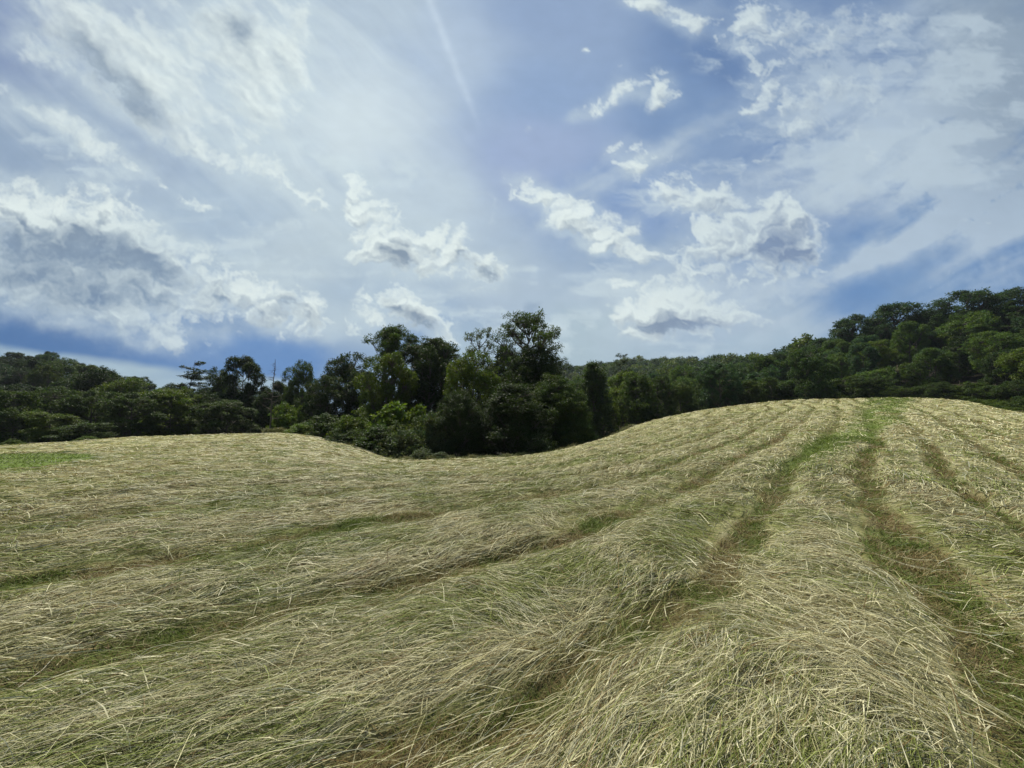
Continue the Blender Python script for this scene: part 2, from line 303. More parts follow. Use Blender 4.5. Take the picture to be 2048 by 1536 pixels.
# take the corners off: slight blur across bearings
for _ in range(14): TAB[:, 1:-1] = .25*TAB[:, :-2]+.5*TAB[:, 1:-1]+.25*TAB[:, 2:]
def ground0(x, y):
    r = np.hypot(x, y); th = np.arctan2(x, y)
    fr = np.interp(r, RD, np.arange(len(RD))); ft = (th+math.pi)/(2*math.pi)*2400
    i = np.clip(fr.astype(int), 0, len(RD)-2); j = np.clip(ft.astype(int), 0, 2399); a = fr-i; b = ft-j
    return (TAB[i, j]*(1-b)+TAB[i, j+1]*b)*(1-a)+(TAB[i+1, j]*(1-b)+TAB[i+1, j+1]*b)*a
def edge_r(x, y): return np.interp(np.arctan2(x, y), THD, EDG)
# swaths left by the mower: slope of the rows against x, integrated
gx = np.linspace(-120, 160, 2801)
gs = np.interp(gx, [-60, -20, -10, -5, -3, 0, 2, 4, 10, 25, 60], [.02, .10, .22, .40, .55, .72, .92, 1.2, 1.28, 1.2, 1.12])
gG = np.concatenate([[0], np.cumsum((gs[1:]+gs[:-1])/2*np.diff(gx))]); gG -= np.interp(0, gx, gG)
def rows_free(x, y):
    w = .26*fbm(x/6.5, y/6.5, 2, 201)+.13*fbm(x/1.1, y/1.1, 3, 202)
    return (y-np.interp(x, gx, gG)-4.2)/2.2+w*.62
def strip_points():
    """where the bare strips between the swaths lie on the ground (bearing, depression read in dome units)"""
    L = {0: [(0,1372),(230,1302),(500,1228),(700,1190),(860,1165),(1000,1128),(1130,1080),(1250,1022),(1420,940),(1520,895),(1610,845)],
         -1: [(820,1520),(900,1462),(1050,1370),(1180,1290),(1290,1228),(1420,1150),(1500,1100),(1530,1020),(1552,940),(1600,900),(1680,860)],
         -2: [(2048,1335),(1960,1230),(1860,1120),(1790,1055),(1735,990),(1700,930),(1712,890),(1745,850)],
         -3: [(2048,1068),(1960,1000),(1890,930),(1855,880),(1830,840)],
         1: [(0,1185),(200,1152),(420,1120),(700,1066),(850,1040),(1050,1000),(1300,945),(1450,890)],
         2: [(100,1050),(420,1004),(760,978),(1000,955),(1250,915),(1420,870)]}
    P, D = [], []
    t = np.geomspace(1.2, 90, 900)
    for k, pts in L.items():
        for px, py in pts:
            d = ray(px, py); x = d[0]*t; y = d[1]*t; z = EYE+d[2]*t-ground0(x, y)
            i = int(np.argmax(z < 0))
            if z[i] < 0: P.append((x[i], y[i])); D.append(k)
    P = np.array(P); D = np.array(D, float)
    return P, D-rows_free(P[:, 0], P[:, 1]), np.clip(np.hypot(P[:, 0], P[:, 1])*.22, .45, 5)
SP, SD_, SS = strip_points()
def rows(x, y):
    """row coordinate: whole numbers are the bare strips between swaths; also the bearing slope of the rows"""
    x = np.asarray(x, float); y = np.asarray(y, float)
    p = rows_free(x, y); num = np.zeros_like(p); den = np.full_like(p, .02)
    for (a, b), d, sg in zip(SP, SD_, SS):
        w = np.exp(-((x-a)**2+(y-b)**2)/(2*sg*sg)); num += w*d; den += w
    return p+num/den, np.interp(x, gx, gs)
def row_gap(x, y):
    """0 on a swath, 1 in the middle of a bare strip"""
    p, s = rows(x, y); t = np.abs(p-np.round(p))*2.2/np.sqrt(1+s*s)      # metres from the strip
    k = np.round(p)
    wd = .215+.09*fbm(x/2.3, y/2.3, 3, 211)+.02*np.sin(k*2.7)
    brk = sstep(-.35, .1, fbm(x/3.1, y/3.1, 3, 215)+.12)
    g = np.exp(-(t/np.clip(wd, .08, .5))**2)*(.72+.28*brk)
    left = sstep(-16, -5, x)*.62+.38
    return g*left*(1-.28*sstep(9, 26, np.hypot(x, y)))
def micro(x, y):
    r = np.hypot(x, y)
    g = row_gap(x, y); p, s = rows(x, y)
    q = 1/np.sqrt(1+s*s); al = x*q+y*s*q; ac = -x*s*q+y*q
    z = -.062*g + .016*np.cos((p-.5)*2*np.pi)
    z = z + .030*fbm(al/1.9, ac/.55, 4, 221) + .022*fbm(al/.5, ac/.16, 3, 222)*sstep(40, 10, r)
    return z*sstep(200, 70, r)
def ground(x, y):
    return ground0(x, y)+micro(x, y)*sstep(edge_r(x, y)+3, edge_r(x, y)-1, np.hypot(x, y))

def lush(x, y):
    """where green regrowth shows: the far left corner and two tracks running over the crest"""
    th = np.arctan2(x, y); r = np.hypot(x, y)
    px = 1024+np.tan(np.clip(th, -1.4, 1.4))*F
    n = fbm(x/3, y/3, 4, 231)
    corner = np.clip(1.15-np.hypot((x+25.5+.4*n)/8.2, (y-11.8+.4*n)/8.0), 0, 1)
    corner = sstep(0.0, .06, corner)
    t1 = np.exp(-((x-np.interp(y, [9, 13.5, 19, 32, 55], [6.1, 10.8, 17.6, 30.2, 53.5])+.4*n)/np.interp(y, [9, 14, 30, 60], [.35, .75, 1.3, 2.2]))**2)*sstep(8.5, 11.5, y)
    t2 = np.exp(-((x-np.interp(y, [11, 14, 19, 32, 55], [8.6, 12.3, 18.4, 32, 56])+.4*n)/np.interp(y, [9, 14, 30, 60], [.3, .6, 1.1, 2.0]))**2)*sstep(9.5, 12.5, y)
    return corner, np.clip(t1+t2, 0, 1)*(.45+.55*sstep(-.45, .1, n))
STRAW = np.array([.48,.445,.20]); PALE = np.array([.72,.68,.42]); GGRN = np.array([.28,.33,.075]); OLIVE = np.array([.150,.160,.040]); BROWN = np.array([.19,.125,.045]); GRASS = np.array([.105,.160,.018]); SILV = np.array([.52,.52,.36])
def lerp(a, b, t): t = np.asarray(t)[..., None]; return a*(1-t)+b*t
def field_colour(x, y):
    """albedo of the cut field"""
    r = np.hypot(x, y); g = row_gap(x, y); p, s = rows(x, y)
    q = 1/np.sqrt(1+s*s); al = x*q+y*s*q; ac = -x*s*q+y*q
    n1 = fbm(al/3.2, ac/.8, 5, 241); n2 = fbm(x/6, y/6, 3, 242); n3 = fbm(al/1.1, ac/.22, 4, 243)
    c = lerp(STRAW, PALE, np.clip(.30+.7*n3+.3*n1, 0, 1))
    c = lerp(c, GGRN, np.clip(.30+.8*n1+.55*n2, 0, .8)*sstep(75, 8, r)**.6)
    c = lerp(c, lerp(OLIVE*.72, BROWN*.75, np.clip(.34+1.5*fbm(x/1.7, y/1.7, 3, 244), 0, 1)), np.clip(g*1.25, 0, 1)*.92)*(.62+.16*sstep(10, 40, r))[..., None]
    co, tr = lush(x, y)
    return lerp(c, GRASS*(1+.25*n3[..., None]), np.clip(co*.95+tr*.75, 0, 1))
def build_ground():
    th = np.concatenate([np.linspace(-math.pi, -1.12, 90, endpoint=False), np.linspace(-1.12, 1.12, 1150), np.linspace(1.12, math.pi, 91)[1:]])
    rr = np.concatenate([[.01], np.geomspace(.5, 110, 520), np.geomspace(112, 8000, 90)])
    R, T = np.meshgrid(rr, th, indexing='ij'); x = R*np.sin(T); y = R*np.cos(T)
    z = ground(x, y)
    e = edge_r(x, y)+.5*fbm(x/2, y/2, 3, 251); inside = sstep(.35, -.35, R-e)
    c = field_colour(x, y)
    n = fbm(x/1.5, y/1.5, 4, 252)
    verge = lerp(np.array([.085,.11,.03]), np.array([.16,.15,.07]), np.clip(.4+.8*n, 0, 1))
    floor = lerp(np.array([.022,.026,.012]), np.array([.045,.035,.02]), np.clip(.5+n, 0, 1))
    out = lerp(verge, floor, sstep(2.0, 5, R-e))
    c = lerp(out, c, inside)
    n_, m_ = R.shape; i = np.arange(n_-1)[:, None]*m_+np.arange(m_-1)[None]
    Q = np.stack([i, i+m_, i+1+m_, i+1], -1).reshape(-1, 4)
    M, N, L = new_mat('cut_field_soil')
    at = N.new('ShaderNodeAttribute'); at.attribute_name = 'tint'
    tc = N.new('ShaderNodeTexCoord'); nz = N.new('ShaderNodeTexNoise'); nz.inputs['Scale'].default_value = 34; nz.inputs['Detail'].default_value = 6
    mr = N.new('ShaderNodeMapRange'); mr.inputs[3].default_value = .55; mr.inputs[4].default_value = 1.45
    mu = N.new('ShaderNodeMix'); mu.data_type = 'RGBA'; mu.blend_type = 'MULTIPLY'; mu.inputs[0].default_value = 1
    b = N.new('ShaderNodeBsdfPrincipled'); b.inputs['Roughness'].default_value = .9; b.inputs['Specular IOR Level'].default_value = .15
    bp = N.new('ShaderNodeBump'); bp.inputs['Strength'].default_value = .6; bp.inputs['Distance'].default_value = .03; o = N.new('ShaderNodeOutputMaterial')
    L.new(tc.outputs['Object'], nz.inputs['Vector']); L.new(nz.outputs[0], mr.inputs[0]); L.new(at.outputs['Color'], mu.inputs[6]); L.new(mr.outputs[0], mu.inputs[7])
    L.new(mu.outputs[2], b.inputs['Base Color']); L.new(nz.outputs[0], bp.inputs['Height']); L.new(bp.outputs[0], b.inputs['Normal']); L.new(b.outputs[0], o.inputs[0])
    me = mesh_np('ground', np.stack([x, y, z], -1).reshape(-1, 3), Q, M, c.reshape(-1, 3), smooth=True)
    tag(link(bpy.data.objects.new('ground', me)), kind='structure')
build_ground()
# ================================================================ cut hay lying on the field, and the stubble in the bare strips
def straw_material(name, rough, trans):
    M, N, L = new_mat(name)
    at = N.new('ShaderNodeAttribute'); at.attribute_name = 'tint'
    b = N.new('ShaderNodeBsdfPrincipled'); b.inputs['Roughness'].default_value = rough; b.inputs['Specular IOR Level'].default_value = .2
    t = N.new('ShaderNodeBsdfTranslucent'); mx = N.new('ShaderNodeMixShader'); mx.inputs[0].default_value = trans; o = N.new('ShaderNodeOutputMaterial')
    L.new(at.outputs['Color'], b.inputs['Base Color']); L.new(at.outputs['Color'], t.inputs[0]); L.new(b.outputs[0], mx.inputs[1]); L.new(t.outputs[0], mx.inputs[2]); L.new(mx.outputs[0], o.inputs[0])
    return M
def ribbons(x, y, ang, length, width, lift, arch, bend, col, seg, seed, up=None, head=None):
    """blades as bent ribbons following the ground; returns V, Q, C"""
    rg = np.random.RandomState(seed); n = len(x); t = np.linspace(0, 1, seg+1)[None]
    a = ang[:, None]+bend[:, None]*(t-.5)
    step = length[:, None]/seg
    dx = np.cos(a)*step; dy = np.sin(a)*step
    X = x[:, None]+np.concatenate([np.zeros((n, 1)), np.cumsum(dx[:, 1:], 1)], 1)-np.cos(ang)[:, None]*length[:, None]/2
    Y = y[:, None]+np.concatenate([np.zeros((n, 1)), np.cumsum(dy[:, 1:], 1)], 1)-np.sin(ang)[:, None]*length[:, None]/2
    if up is None:
        Z = ground(X, Y)+lift[:, None]+arch[:, None]*4*t*(1-t)
    else:
        Z = ground(x, y)[:, None]-.01+np.sin(up)[:, None]*length[:, None]*t-.25*length[:, None]*t*t*arch[:, None]
    roll = rg.normal(0, .6, n)[:, None]
    wx = -np.sin(a)*np.cos(roll); wy = np.cos(a)*np.cos(roll); wz = np.sin(roll)*np.ones_like(a)
    prof = 1-.65*t**2
    if head is not None:
        hp = np.zeros((n, seg+1)); hp[:, -2] = 1.7; hp[:, -1] = 1.5
        prof = prof*(1-head[:, None])+head[:, None]*np.maximum(hp, .6*np.ones_like(hp))
    w = width[:, None]*prof*.5
    P = np.stack([X, Y, Z], -1); D = np.stack([wx, wy, wz], -1)*w[..., None]
    V = np.stack([P-D, P+D], 2).reshape(-1, 3)
    b = (np.arange(n)*(seg+1)*2)[:, None]+(np.arange(seg)*2)[None]
    Q = np.stack([b, b+1, b+3, b+2], -1).reshape(-1, 4)
    C = np.repeat(col[:, None], (seg+1)*2, 1)
    if head is not None:
        C = C.copy(); hc = PALE*1.0; hh = head[:, None, None]
        C[:, -4:] = C[:, -4:]*(1-hh)+hc*hh
    return V, Q, C.reshape(-1, 3)
def scatter_polar(rg, n, r0, r1, th0, th1, power):
    u = rg.rand(n)
    if power == 0: r = r0*(r1/r0)**u
    else: r = (r0**power+u*(r1**power-r0**power))**(1/power)
    th = th0+(th1-th0)*rg.rand(n); return r*np.sin(th), r*np.cos(th), r
def lay_angle(x, y):
    """bearing of the fallen stems: along the rows with slow swirls, combed across them to the right of the walker"""
    p, s = rows(x, y); base = np.arctan(s)
    r = np.hypot(x, y); near = sstep(13, 6, r)
    sw = .34*fbm(x/2.1, y/2.1, 3, 301)+.34*fbm(x/.6, y/.6, 3, 302)
    t = p-np.floor(p); m = fbm(x/1.9+3, y/1.9, 2, 303)
    across = sstep(-.1, .5, m+.35*(t-.4)+.9*sstep(1.2, 2.6, x)-.1*sstep(0, -2, x))*sstep(-1.6, .4, x)
    return base+sw-1.5*across*near-.5*sstep(2, 6, x)*(1-near)*(.6+m)
def build_hay():
    rg = np.random.RandomState(11); Vs, Qs, Cs, off = [], [], [], 0
    bands = [(1.0, 5.5, 175000, 1.5, 5), (5, 13, 175000, 1, 4), (12, 34, 210000, 1, 3), (30, 95, 170000, 1, 2)]
    for bi, (r0, r1, n, power, seg) in enumerate(bands):
        lim = 1.10 if bi else 1.25
        x, y, r = scatter_polar(rg, n, r0, r1, -lim if bi else -1.0, lim if bi else 1.0, power)
        g = row_gap(x, y); co, tr = lush(x, y); e = edge_r(x, y)
        clump = fbm(x/.45, y/.45, 3, 311)
        ang = lay_angle(x, y)+rg.normal(0, .28, n)+(rg.rand(n) < .24+.22*sstep(.5, 3, x))*rg.normal(0, 1.0, n)
        for q in (-.24, -.12, .12, .24): g = np.maximum(g, row_gap(x+q*np.cos(ang), y+q*np.sin(ang)))
        keep = (rg.rand(n) > np.clip(g*1.2, 0, .95)) & (rg.rand(n) > co*1.0) & (rg.rand(n) > tr*.9) & (r < e-.1) & (rg.rand(n) < .8+.6*clump)
        x, y, r, g = x[keep], y[keep], r[keep], g[keep]; n = len(x)
        ang = ang[keep]+np.pi*(rg.rand(n) < .25)
        L = np.where(rg.rand(n) < .4, rg.uniform(.08, .22, n), rg.uniform(.22, .58, n))*np.interp(r, [1, 8, 30, 80], [1, 1.0, 1.35, 2.2])
        w = np.maximum(rg.uniform(.0017, .0038, n), r*.0009*rg.uniform(.7, 1.5, n))
        lift = rg.beta(1.6, 2.2, n)*.05*(1+.8*np.clip(clump[keep], -1, 1))+.004+np.interp(r, [8, 60], [0, .03])
        arch = np.abs(rg.normal(0, .018, n))+(rg.rand(n) < .05)*rg.uniform(.02, .10, n)
        bend = rg.normal(0, .20, n)+(rg.rand(n) < .15)*rg.normal(0, .9, n)
        k = rg.rand(n); n1 = fbm(x/2.6, y/1.7, 4, 321); n2 = fbm(x/.9, y/.9, 3, 322); far = sstep(6, 30, r)
        gm = np.clip(.36+.95*n1+.45*n2-.26*far, .04, .8)
        c = np.where((k < gm)[:, None], lerp(GGRN, OLIVE, rg.rand(n)*.5), lerp(STRAW, PALE, rg.rand(n)**1.3))
        c = np.where((rg.rand(n) < .06+.08*np.clip(n2, 0, 1))[:, None], SILV, c)
        c = np.where((rg.rand(n) < .06+.18*np.clip(-n1, 0, 1))[:, None], BROWN*1.4, c)
        c = np.where((g > .35)[:, None] & (rg.rand(n) < .35)[:, None], lerp(BROWN*1.3, GGRN*.8, rg.rand(n)), c)
        c = c*(rg.uniform(.5, 1.35, n)*(1-.5*far)+.47*far)[:, None]*(.86+.22*far)[:, None]
        head = (rg.rand(n) < .12+.22*sstep(0, 2.5, x)).astype(float)*(r < 8)
        V, Q, C = ribbons(x, y, ang, L, w, lift, arch, bend, c, seg, 50+bi, head=head if seg > 4 else None)
        Vs.append(V); Qs.append(Q+off); Cs.append(C); off += len(V)
    me = mesh_np('cut_hay', np.concatenate(Vs), np.concatenate(Qs), straw_material('dry_hay_stems', .5, .12), np.concatenate(Cs))
    tag(link(bpy.data.objects.new('cut_hay', me)), 'pale straw and green cut hay lying in swaths over the mown field', 'hay', kind='stuff')
def build_stubble():
    rg = np.random.RandomState(12); Vs, Qs, Cs, off = [], [], [], 0
    for bi, (r0, r1, n, power, seg) in enumerate([(1.0, 7, 260000, 1.6, 3), (6, 20, 210000, 1, 2), (18, 75, 160000, 1, 2)]):
        x, y, r = scatter_polar(rg, n, r0, r1, -1.08, 1.08, power)
        g = row_gap(x, y); co, tr = lush(x, y); e = edge_r(x, y); pk = np.clip(sstep(.22, .6, g)+co+tr*1.2, 0, 1)
        keep = (rg.rand(n) < pk) & (r < e); x, y, r = x[keep], y[keep], r[keep]; co = co[keep]; tr = tr[keep]; n = len(x)
        ang = rg.rand(n)*2*np.pi; up = rg.uniform(.5, 1.4, n)
        L = rg.uniform(.03, .10, n)*np.interp(r, [1, 20, 60], [1, 1.5, 2.4])
        w = np.maximum(rg.uniform(.002, .004, n), r*.0011*rg.uniform(.7, 1.3, n))
        nn = fbm(x/.8, y/.8, 3, 331); gr = np.clip(.52+1.3*nn+co*2+tr*2, 0, 1)
        c = lerp(lerp(BROWN*1.1, STRAW*.75, rg.rand(n)), lerp(GRASS*1.1, np.array([.17,.20,.045]), rg.rand(n)), np.where(rg.rand(n) < gr, 1., .0))*rg.uniform(.7, 1.3, n)[:, None]
        V, Q, C = ribbons(x, y, ang, L, w, L*0, rg.uniform(.2, 1.2, n), rg.normal(0, .4, n), c, seg, 70+bi, up=up)
        Vs.append(V); Qs.append(Q+off); Cs.append(C); off += len(V)
    # taller weeds and unmown grass along the foot of the shrubs and where the field runs out
    n = 60000; px = np.concatenate([rg.uniform(530, 900, n), rg.uniform(900, 1270, n//2), rg.uniform(1880, 2120, n//3)]); n = len(px)
    th = np.arctan((px-1024)/F); er = np.interp(th, THD, EDG); r = er+rg.beta(1.2, 2.2, n)*3.2-.25; x = r*np.sin(th); y = r*np.cos(th)
    nn = fbm(x/.9, y/.9, 3, 341); kp = rg.rand(n) < .6+nn; x, y, r, nn, px = x[kp], y[kp], r[kp], nn[kp], px[kp]; n = len(x)
    L = rg.uniform(.12, .5, n)*(1+.8*np.clip(nn, 0, 1))*np.where(px < 650, 1.35, .9)*sstep(-.4, .9, r-np.interp(np.arctan2(x, y), THD, EDG)+.15)
    c = lerp(np.array([.11,.15,.03]), np.array([.24,.22,.09]), np.clip(rg.rand(n)*.8+nn*.6, 0, 1))*rg.uniform(.6, 1.3, n)[:, None]
    V, Q, C = ribbons(x, y, rg.rand(n)*6.28, L, rg.uniform(.02, .045, n), L*0, rg.uniform(.2, 1.2, n), rg.normal(0, .4, n), c, 3, 79, up=rg.uniform(.9, 1.5, n))
    Vs.append(V); Qs.append(Q+off); Cs.append(C); off += len(V)
    me = mesh_np('stubble_grass', np.concatenate(Vs), np.concatenate(Qs), straw_material('living_grass_blades', .55, .3), np.concatenate(Cs))
    tag(link(bpy.data.objects.new('stubble_grass', me)), 'short green and brown stubble showing in bare strips between the hay swaths', 'grass', kind='stuff')
build_hay(); build_stubble()
# ================================================================ trees
def leaf_material():
    M, N, L = new_mat('leaves')
    at = N.new('ShaderNodeAttribute'); at.attribute_name = 'tint'; oi = N.new('ShaderNodeObjectInfo')
    mu = N.new('ShaderNodeMix'); mu.data_type = 'RGBA'; mu.blend_type = 'MULTIPLY'; mu.inputs[0].default_value = 1
    L.new(at.outputs['Color'], mu.inputs[6]); L.new(oi.outputs['Color'], mu.inputs[7])
    b = N.new('ShaderNodeBsdfPrincipled'); b.inputs['Roughness'].default_value = .55; b.inputs['Specular IOR Level'].default_value = .18
    t = N.new('ShaderNodeBsdfTranslucent'); mx = N.new('ShaderNodeMixShader'); mx.inputs[0].default_value = .34; o = N.new('ShaderNodeOutputMaterial')
    y = N.new('ShaderNodeMix'); y.data_type = 'RGBA'; y.blend_type = 'MULTIPLY'; y.inputs[0].default_value = 1; y.inputs[7].default_value = (1.5, 1.6, .55, 1)
    L.new(mu.outputs[2], y.inputs[6]); L.new(y.outputs[2], t.inputs[0])
    L.new(mu.outputs[2], b.inputs['Base Color']); L.new(b.outputs[0], mx.inputs[1]); L.new(t.outputs[0], mx.inputs[2]); L.new(mx.outputs[0], o.inputs[0])
    return M
def bark_material():
    M, N, L = new_mat('bark')
    tc = N.new('ShaderNodeTexCoord'); mp = N.new('ShaderNodeMapping'); mp.inputs['Scale'].default_value = (6, 6, 1.2)
    nz = N.new('ShaderNodeTexNoise'); nz.inputs['Scale'].default_value = 3; nz.inputs['Detail'].default_value = 5
    cr = N.new('ShaderNodeValToRGB'); cr.color_ramp.elements[0].color = (.035, .028, .02, 1); cr.color_ramp.elements[1].color = (.15, .13, .105, 1)
    b = N.new('ShaderNodeBsdfPrincipled'); b.inputs['Roughness'].default_value = .9; o = N.new('ShaderNodeOutputMaterial')
    L.new(tc.outputs['Object'], mp.inputs[0]); L.new(mp.outputs[0], nz.inputs['Vector']); L.new(nz.outputs[0], cr.inputs[0]); L.new(cr.outputs[0], b.inputs['Base Color']); L.new(b.outputs[0], o.inputs[0])
    return M
LEAF, BARK = leaf_material(), bark_material()
class Wood:
    """tubes for trunk, limbs and twigs, gathered as one mesh"""
    def __init__(s): s.V, s.Q, s.n = [], [], 0
    def tube(s, P, R, k=6):
        P = np.asarray(P, float); m = len(P)
        T = np.gradient(P, axis=0); T /= np.linalg.norm(T, axis=1, keepdims=True)+1e-9
        ref = np.where(np.abs(T[:, 2:3]) > .9, [[1., 0, 0]], [[0, 0, 1.]]); a = np.cross(T, ref); a /= np.linalg.norm(a, axis=1, keepdims=True)+1e-9; b = np.cross(T, a)
        ph = np.arange(k)*2*np.pi/k
        V = P[:, None]+(a[:, None]*np.cos(ph)[None, :, None]+b[:, None]*np.sin(ph)[None, :, None])*np.asarray(R)[:, None, None]
        i = np.arange(m-1)[:, None]*k+np.arange(k)[None]; j = np.arange(m-1)[:, None]*k+(np.arange(k)[None]+1) % k
        s.Q.append(np.stack([i, j, j+k, i+k], -1).reshape(-1, 4)+s.n); s.V.append(V.reshape(-1, 3)); s.n += m*k
    def get(s): return np.concatenate(s.V), np.concatenate(s.Q)
def bez(a, c, b, n):
    t = np.linspace(0, 1, n)[:, None]; return a*(1-t)**2+2*c*t*(1-t)+b*t*t
def leaves(rg, C, N_per, cr, flat, size, upb=.7, droop=0., tintv=.25):
    """leaf blades round the cluster centres C; two triangles each, folded along the midrib"""
    m = len(C); n = m*N_per; c = np.repeat(C, N_per, 0); crn = np.repeat(np.broadcast_to(cr, (m,)), N_per)[:, None]
    d = rg.normal(0, 1, (n, 3)); d /= np.linalg.norm(d, axis=1, keepdims=True)
    rad = rg.rand(n, 1)**.45
    p = c+d*rad*crn*np.array([1, 1, flat])
    nr = rg.normal(0, .55, (n, 3))+d*.35+np.array([0, 0, upb]); nr /= np.linalg.norm(nr, axis=1, keepdims=True)
    t = rg.normal(0, 1, (n, 3))+np.array([0, 0, -droop]); t -= nr*np.sum(t*nr, 1, keepdims=True); t /= np.linalg.norm(t, axis=1, keepdims=True)+1e-9
    b = np.cross(nr, t); s = size*rg.uniform(.6, 1.3, (n, 1)); w = s*rg.uniform(.42, .62, (n, 1))
    V = np.stack([p, p+t*s*.5+b*w*.5+nr*s*.1, p+t*s, p+t*s*.45-b*w*.5+nr*s*.1], 1)
    cv = np.repeat(rg.uniform(1-tintv, 1+tintv, m), N_per)*rg.uniform(.8, 1.2, n)
    yl = np.repeat(np.clip(rg.normal(.0, .35, m), -.6, .9), N_per)
    col = np.stack([cv*(1+.35*yl), cv*(1+.08*yl), cv*(1-.25*yl)], -1)
    Q = np.arange(n*4).reshape(n, 4)
    return V.reshape(-1, 3), Q, np.repeat(col, 4, 0)
def grow(seed, H=15, R=4.5, base=.25, lobes=14, per=22, N=34, cr=.75, flat=.6, size=.26, kind='round', trunk=.24, open_=.0, droop=0., upb=.7, lobe_r=.34, sq=.8, out=0):
    """returns (wood mesh data, leaf mesh data) of one tree standing at the origin"""
    rg = np.random.RandomState(seed); wd = Wood(); zb = H*base
    lean = rg.normal(0, .03, 2)*H
    top = np.array([lean[0], lean[1], H*(.78 if kind != 'pine' else .99)])
    tp = bez(np.zeros(3), np.array([rg.normal(0, .25), rg.normal(0, .25), H*.45]), top, 9); tp[0, 2] = -.6
    wd.tube(tp, np.linspace(1, .18 if kind != 'pine' else .12, 9)**1.1*trunk*np.array([1.35]+[1]*8), 8)
    def on_trunk(z):
        z = np.clip(z, 0, top[2]); return np.array([np.interp(z, tp[:, 2], tp[:, 0]), np.interp(z, tp[:, 2], tp[:, 1]), z])
    cl = []
    if kind in ('pine', 'tier'):
        z = zb; k = 0
        while z < H*.985:
            f = (z-zb)/(H-zb)
            prof = (1-f)**.62 if kind == 'pine' else math.sin(math.pi*min(1, .22+.72*f))**.7
            if kind == 'pine': prof *= .55+.45*min(1, f*4)
            nb = rg.randint(3, 6)
            for j in range(nb):
                if rg.rand() < open_: continue
                th = rg.rand()*6.283; L = R*prof*rg.uniform(.55, 1.15)+.25
                a = on_trunk(z+rg.normal(0, .1 if kind == 'pine' else .3)); e = a+np.array([math.cos(th)*L, math.sin(th)*L, L*rg.uniform(-.02, .30) if kind == 'pine' else L*rg.uniform(-.22, .32)])
                P = bez(a, (a+e)/2+np.array([0, 0, -.06*L]), e, 5); wd.tube(P, np.linspace(.055, .012, 5)*(H/12)*(.6+.5*prof), 4)
                m = max(2, int(per*L/R))
                tt = rg.uniform(.35, 1.03, m); sp = rg.normal(0, .20, m)*L*(1.1-.4*tt)
                q = a+(e-a)*tt[:, None]+np.stack([-math.sin(th)*sp, math.cos(th)*sp, rg.normal(.04, .08 if kind == 'pine' else .22, m)], -1)
                cl.append(q)
                for qq in q[::2]: wd.tube(np.array([a+(e-a)*max(.1, np.dot(qq-a, e-a)/np.dot(e-a, e-a)-.18), qq]), [.014, .006], 3)
            z += rg.uniform(.45, .95)*(H/14)*(1.25 if kind == 'tier' else 1)
    else:
        ga = 2.399963
        for i in range(lobes):
            f = (i+.5)/lobes; th = i*ga+rg.normal(0, .35)
            if kind == 'round':
                zz = zb+(H-zb)*(.12+.76*f); rr = R*(1-lobe_r*.8)*math.sqrt(max(.02, 1-((f-.42)/.66)**2))*rg.uniform(.6 if out else .5, 1.15)
            elif kind == 'dome':          # foliage to the ground, creeper-draped
                zz = H*(.06+.82*f); rr = R*(1-lobe_r*.6)*math.sqrt(max(.03, 1-f**2.2))*rg.uniform(.5, 1.12)
            elif kind == 'flat':
                zz = zb+(H-zb)*(.35+.5*f**.6); rr = R*(1-lobe_r*.7)*rg.uniform(.15, 1.05)
            else:                         # shrub
                zz = H*(.22+.5*f); rr = R*.72*rg.uniform(.1, 1.0)*(1.1-.45*f)
            if i == lobes-1: rr *= .2; zz = H*.86
            lr = R*lobe_r*(rg.uniform(.6 if out else .7, 1.3) if kind != 'dome' else rg.uniform(.55, 1.5))
            c = np.array([math.cos(th)*rr+lean[0]*zz/H, math.sin(th)*rr+lean[1]*zz/H, zz])
            a = on_trunk(max(.2, zz-rr*rg.uniform(.5, 1.0)-.5) if kind != 'shrub' else .1)
            P = bez(a, np.array([(a[0]*.35+c[0]*.65), (a[1]*.35+c[1]*.65), a[2]*.6+c[2]*.4]), c, 6)
            wd.tube(P, np.linspace(.42, .14, 6)*trunk*(1 if kind != 'shrub' else .5), 5)
            m = int(per*rg.uniform(.7, 1.3)); d = rg.normal(0, 1, (m, 3)); d[:, 2] = d[:, 2]*.85+.28; d /= np.linalg.norm(d, axis=1, keepdims=True)
            q = c+d*lr*rg.uniform(.84 if out else .62, 1.06, (m, 1))*np.array([1, 1, sq])
            q = q[q[:, 2] > (.15 if kind in ('dome', 'shrub') else zb*.7)]
            if open_: q = q[rg.rand(len(q)) > open_]
            cl.append(q)
            for qq in q[::(1 if open_ else 3)]: wd.tube(bez(c*.7+a*.3, (c+qq)/2+rg.normal(0, .1, 3), qq, 4), np.linspace(.06, .015, 4)*trunk/.24*.7, 3)
            if kind == 'dome' and droop:
                th2 = rg.rand(8)*6.283; cl.append(c+np.stack([np.cos(th2)*lr*.8, np.sin(th2)*lr*.8, -rg.rand(8)*lr*1.3], -1))
    C = np.concatenate(cl); C = C[C[:, 2] > .1]
    V, Q, col = leaves(rg, C, N, cr*rg.uniform(.7, 1.3, len(C)), flat, size, upb, droop)
    # bring to true height
    V[:, 2] = np.maximum(V[:, 2], .02)
    return wd.get(), (V, Q, col), H
PROTO = {}
def proto(key, name, **kw):
    (wv, wq), (v, q, c), H = grow(**kw); top = np.percentile(v[:, 2], 99.7); rad = np.percentile(np.hypot(v[:, 0], v[:, 1]), 97)
    PROTO[key] = dict(name=name, trunk=mesh_np('trunk', wv, wq, BARK, smooth=True), crown=mesh_np('crown' if 'shrub' not in name else 'foliage', v, q, LEAF, c), H=top, R=rad, data=(v, q, c))
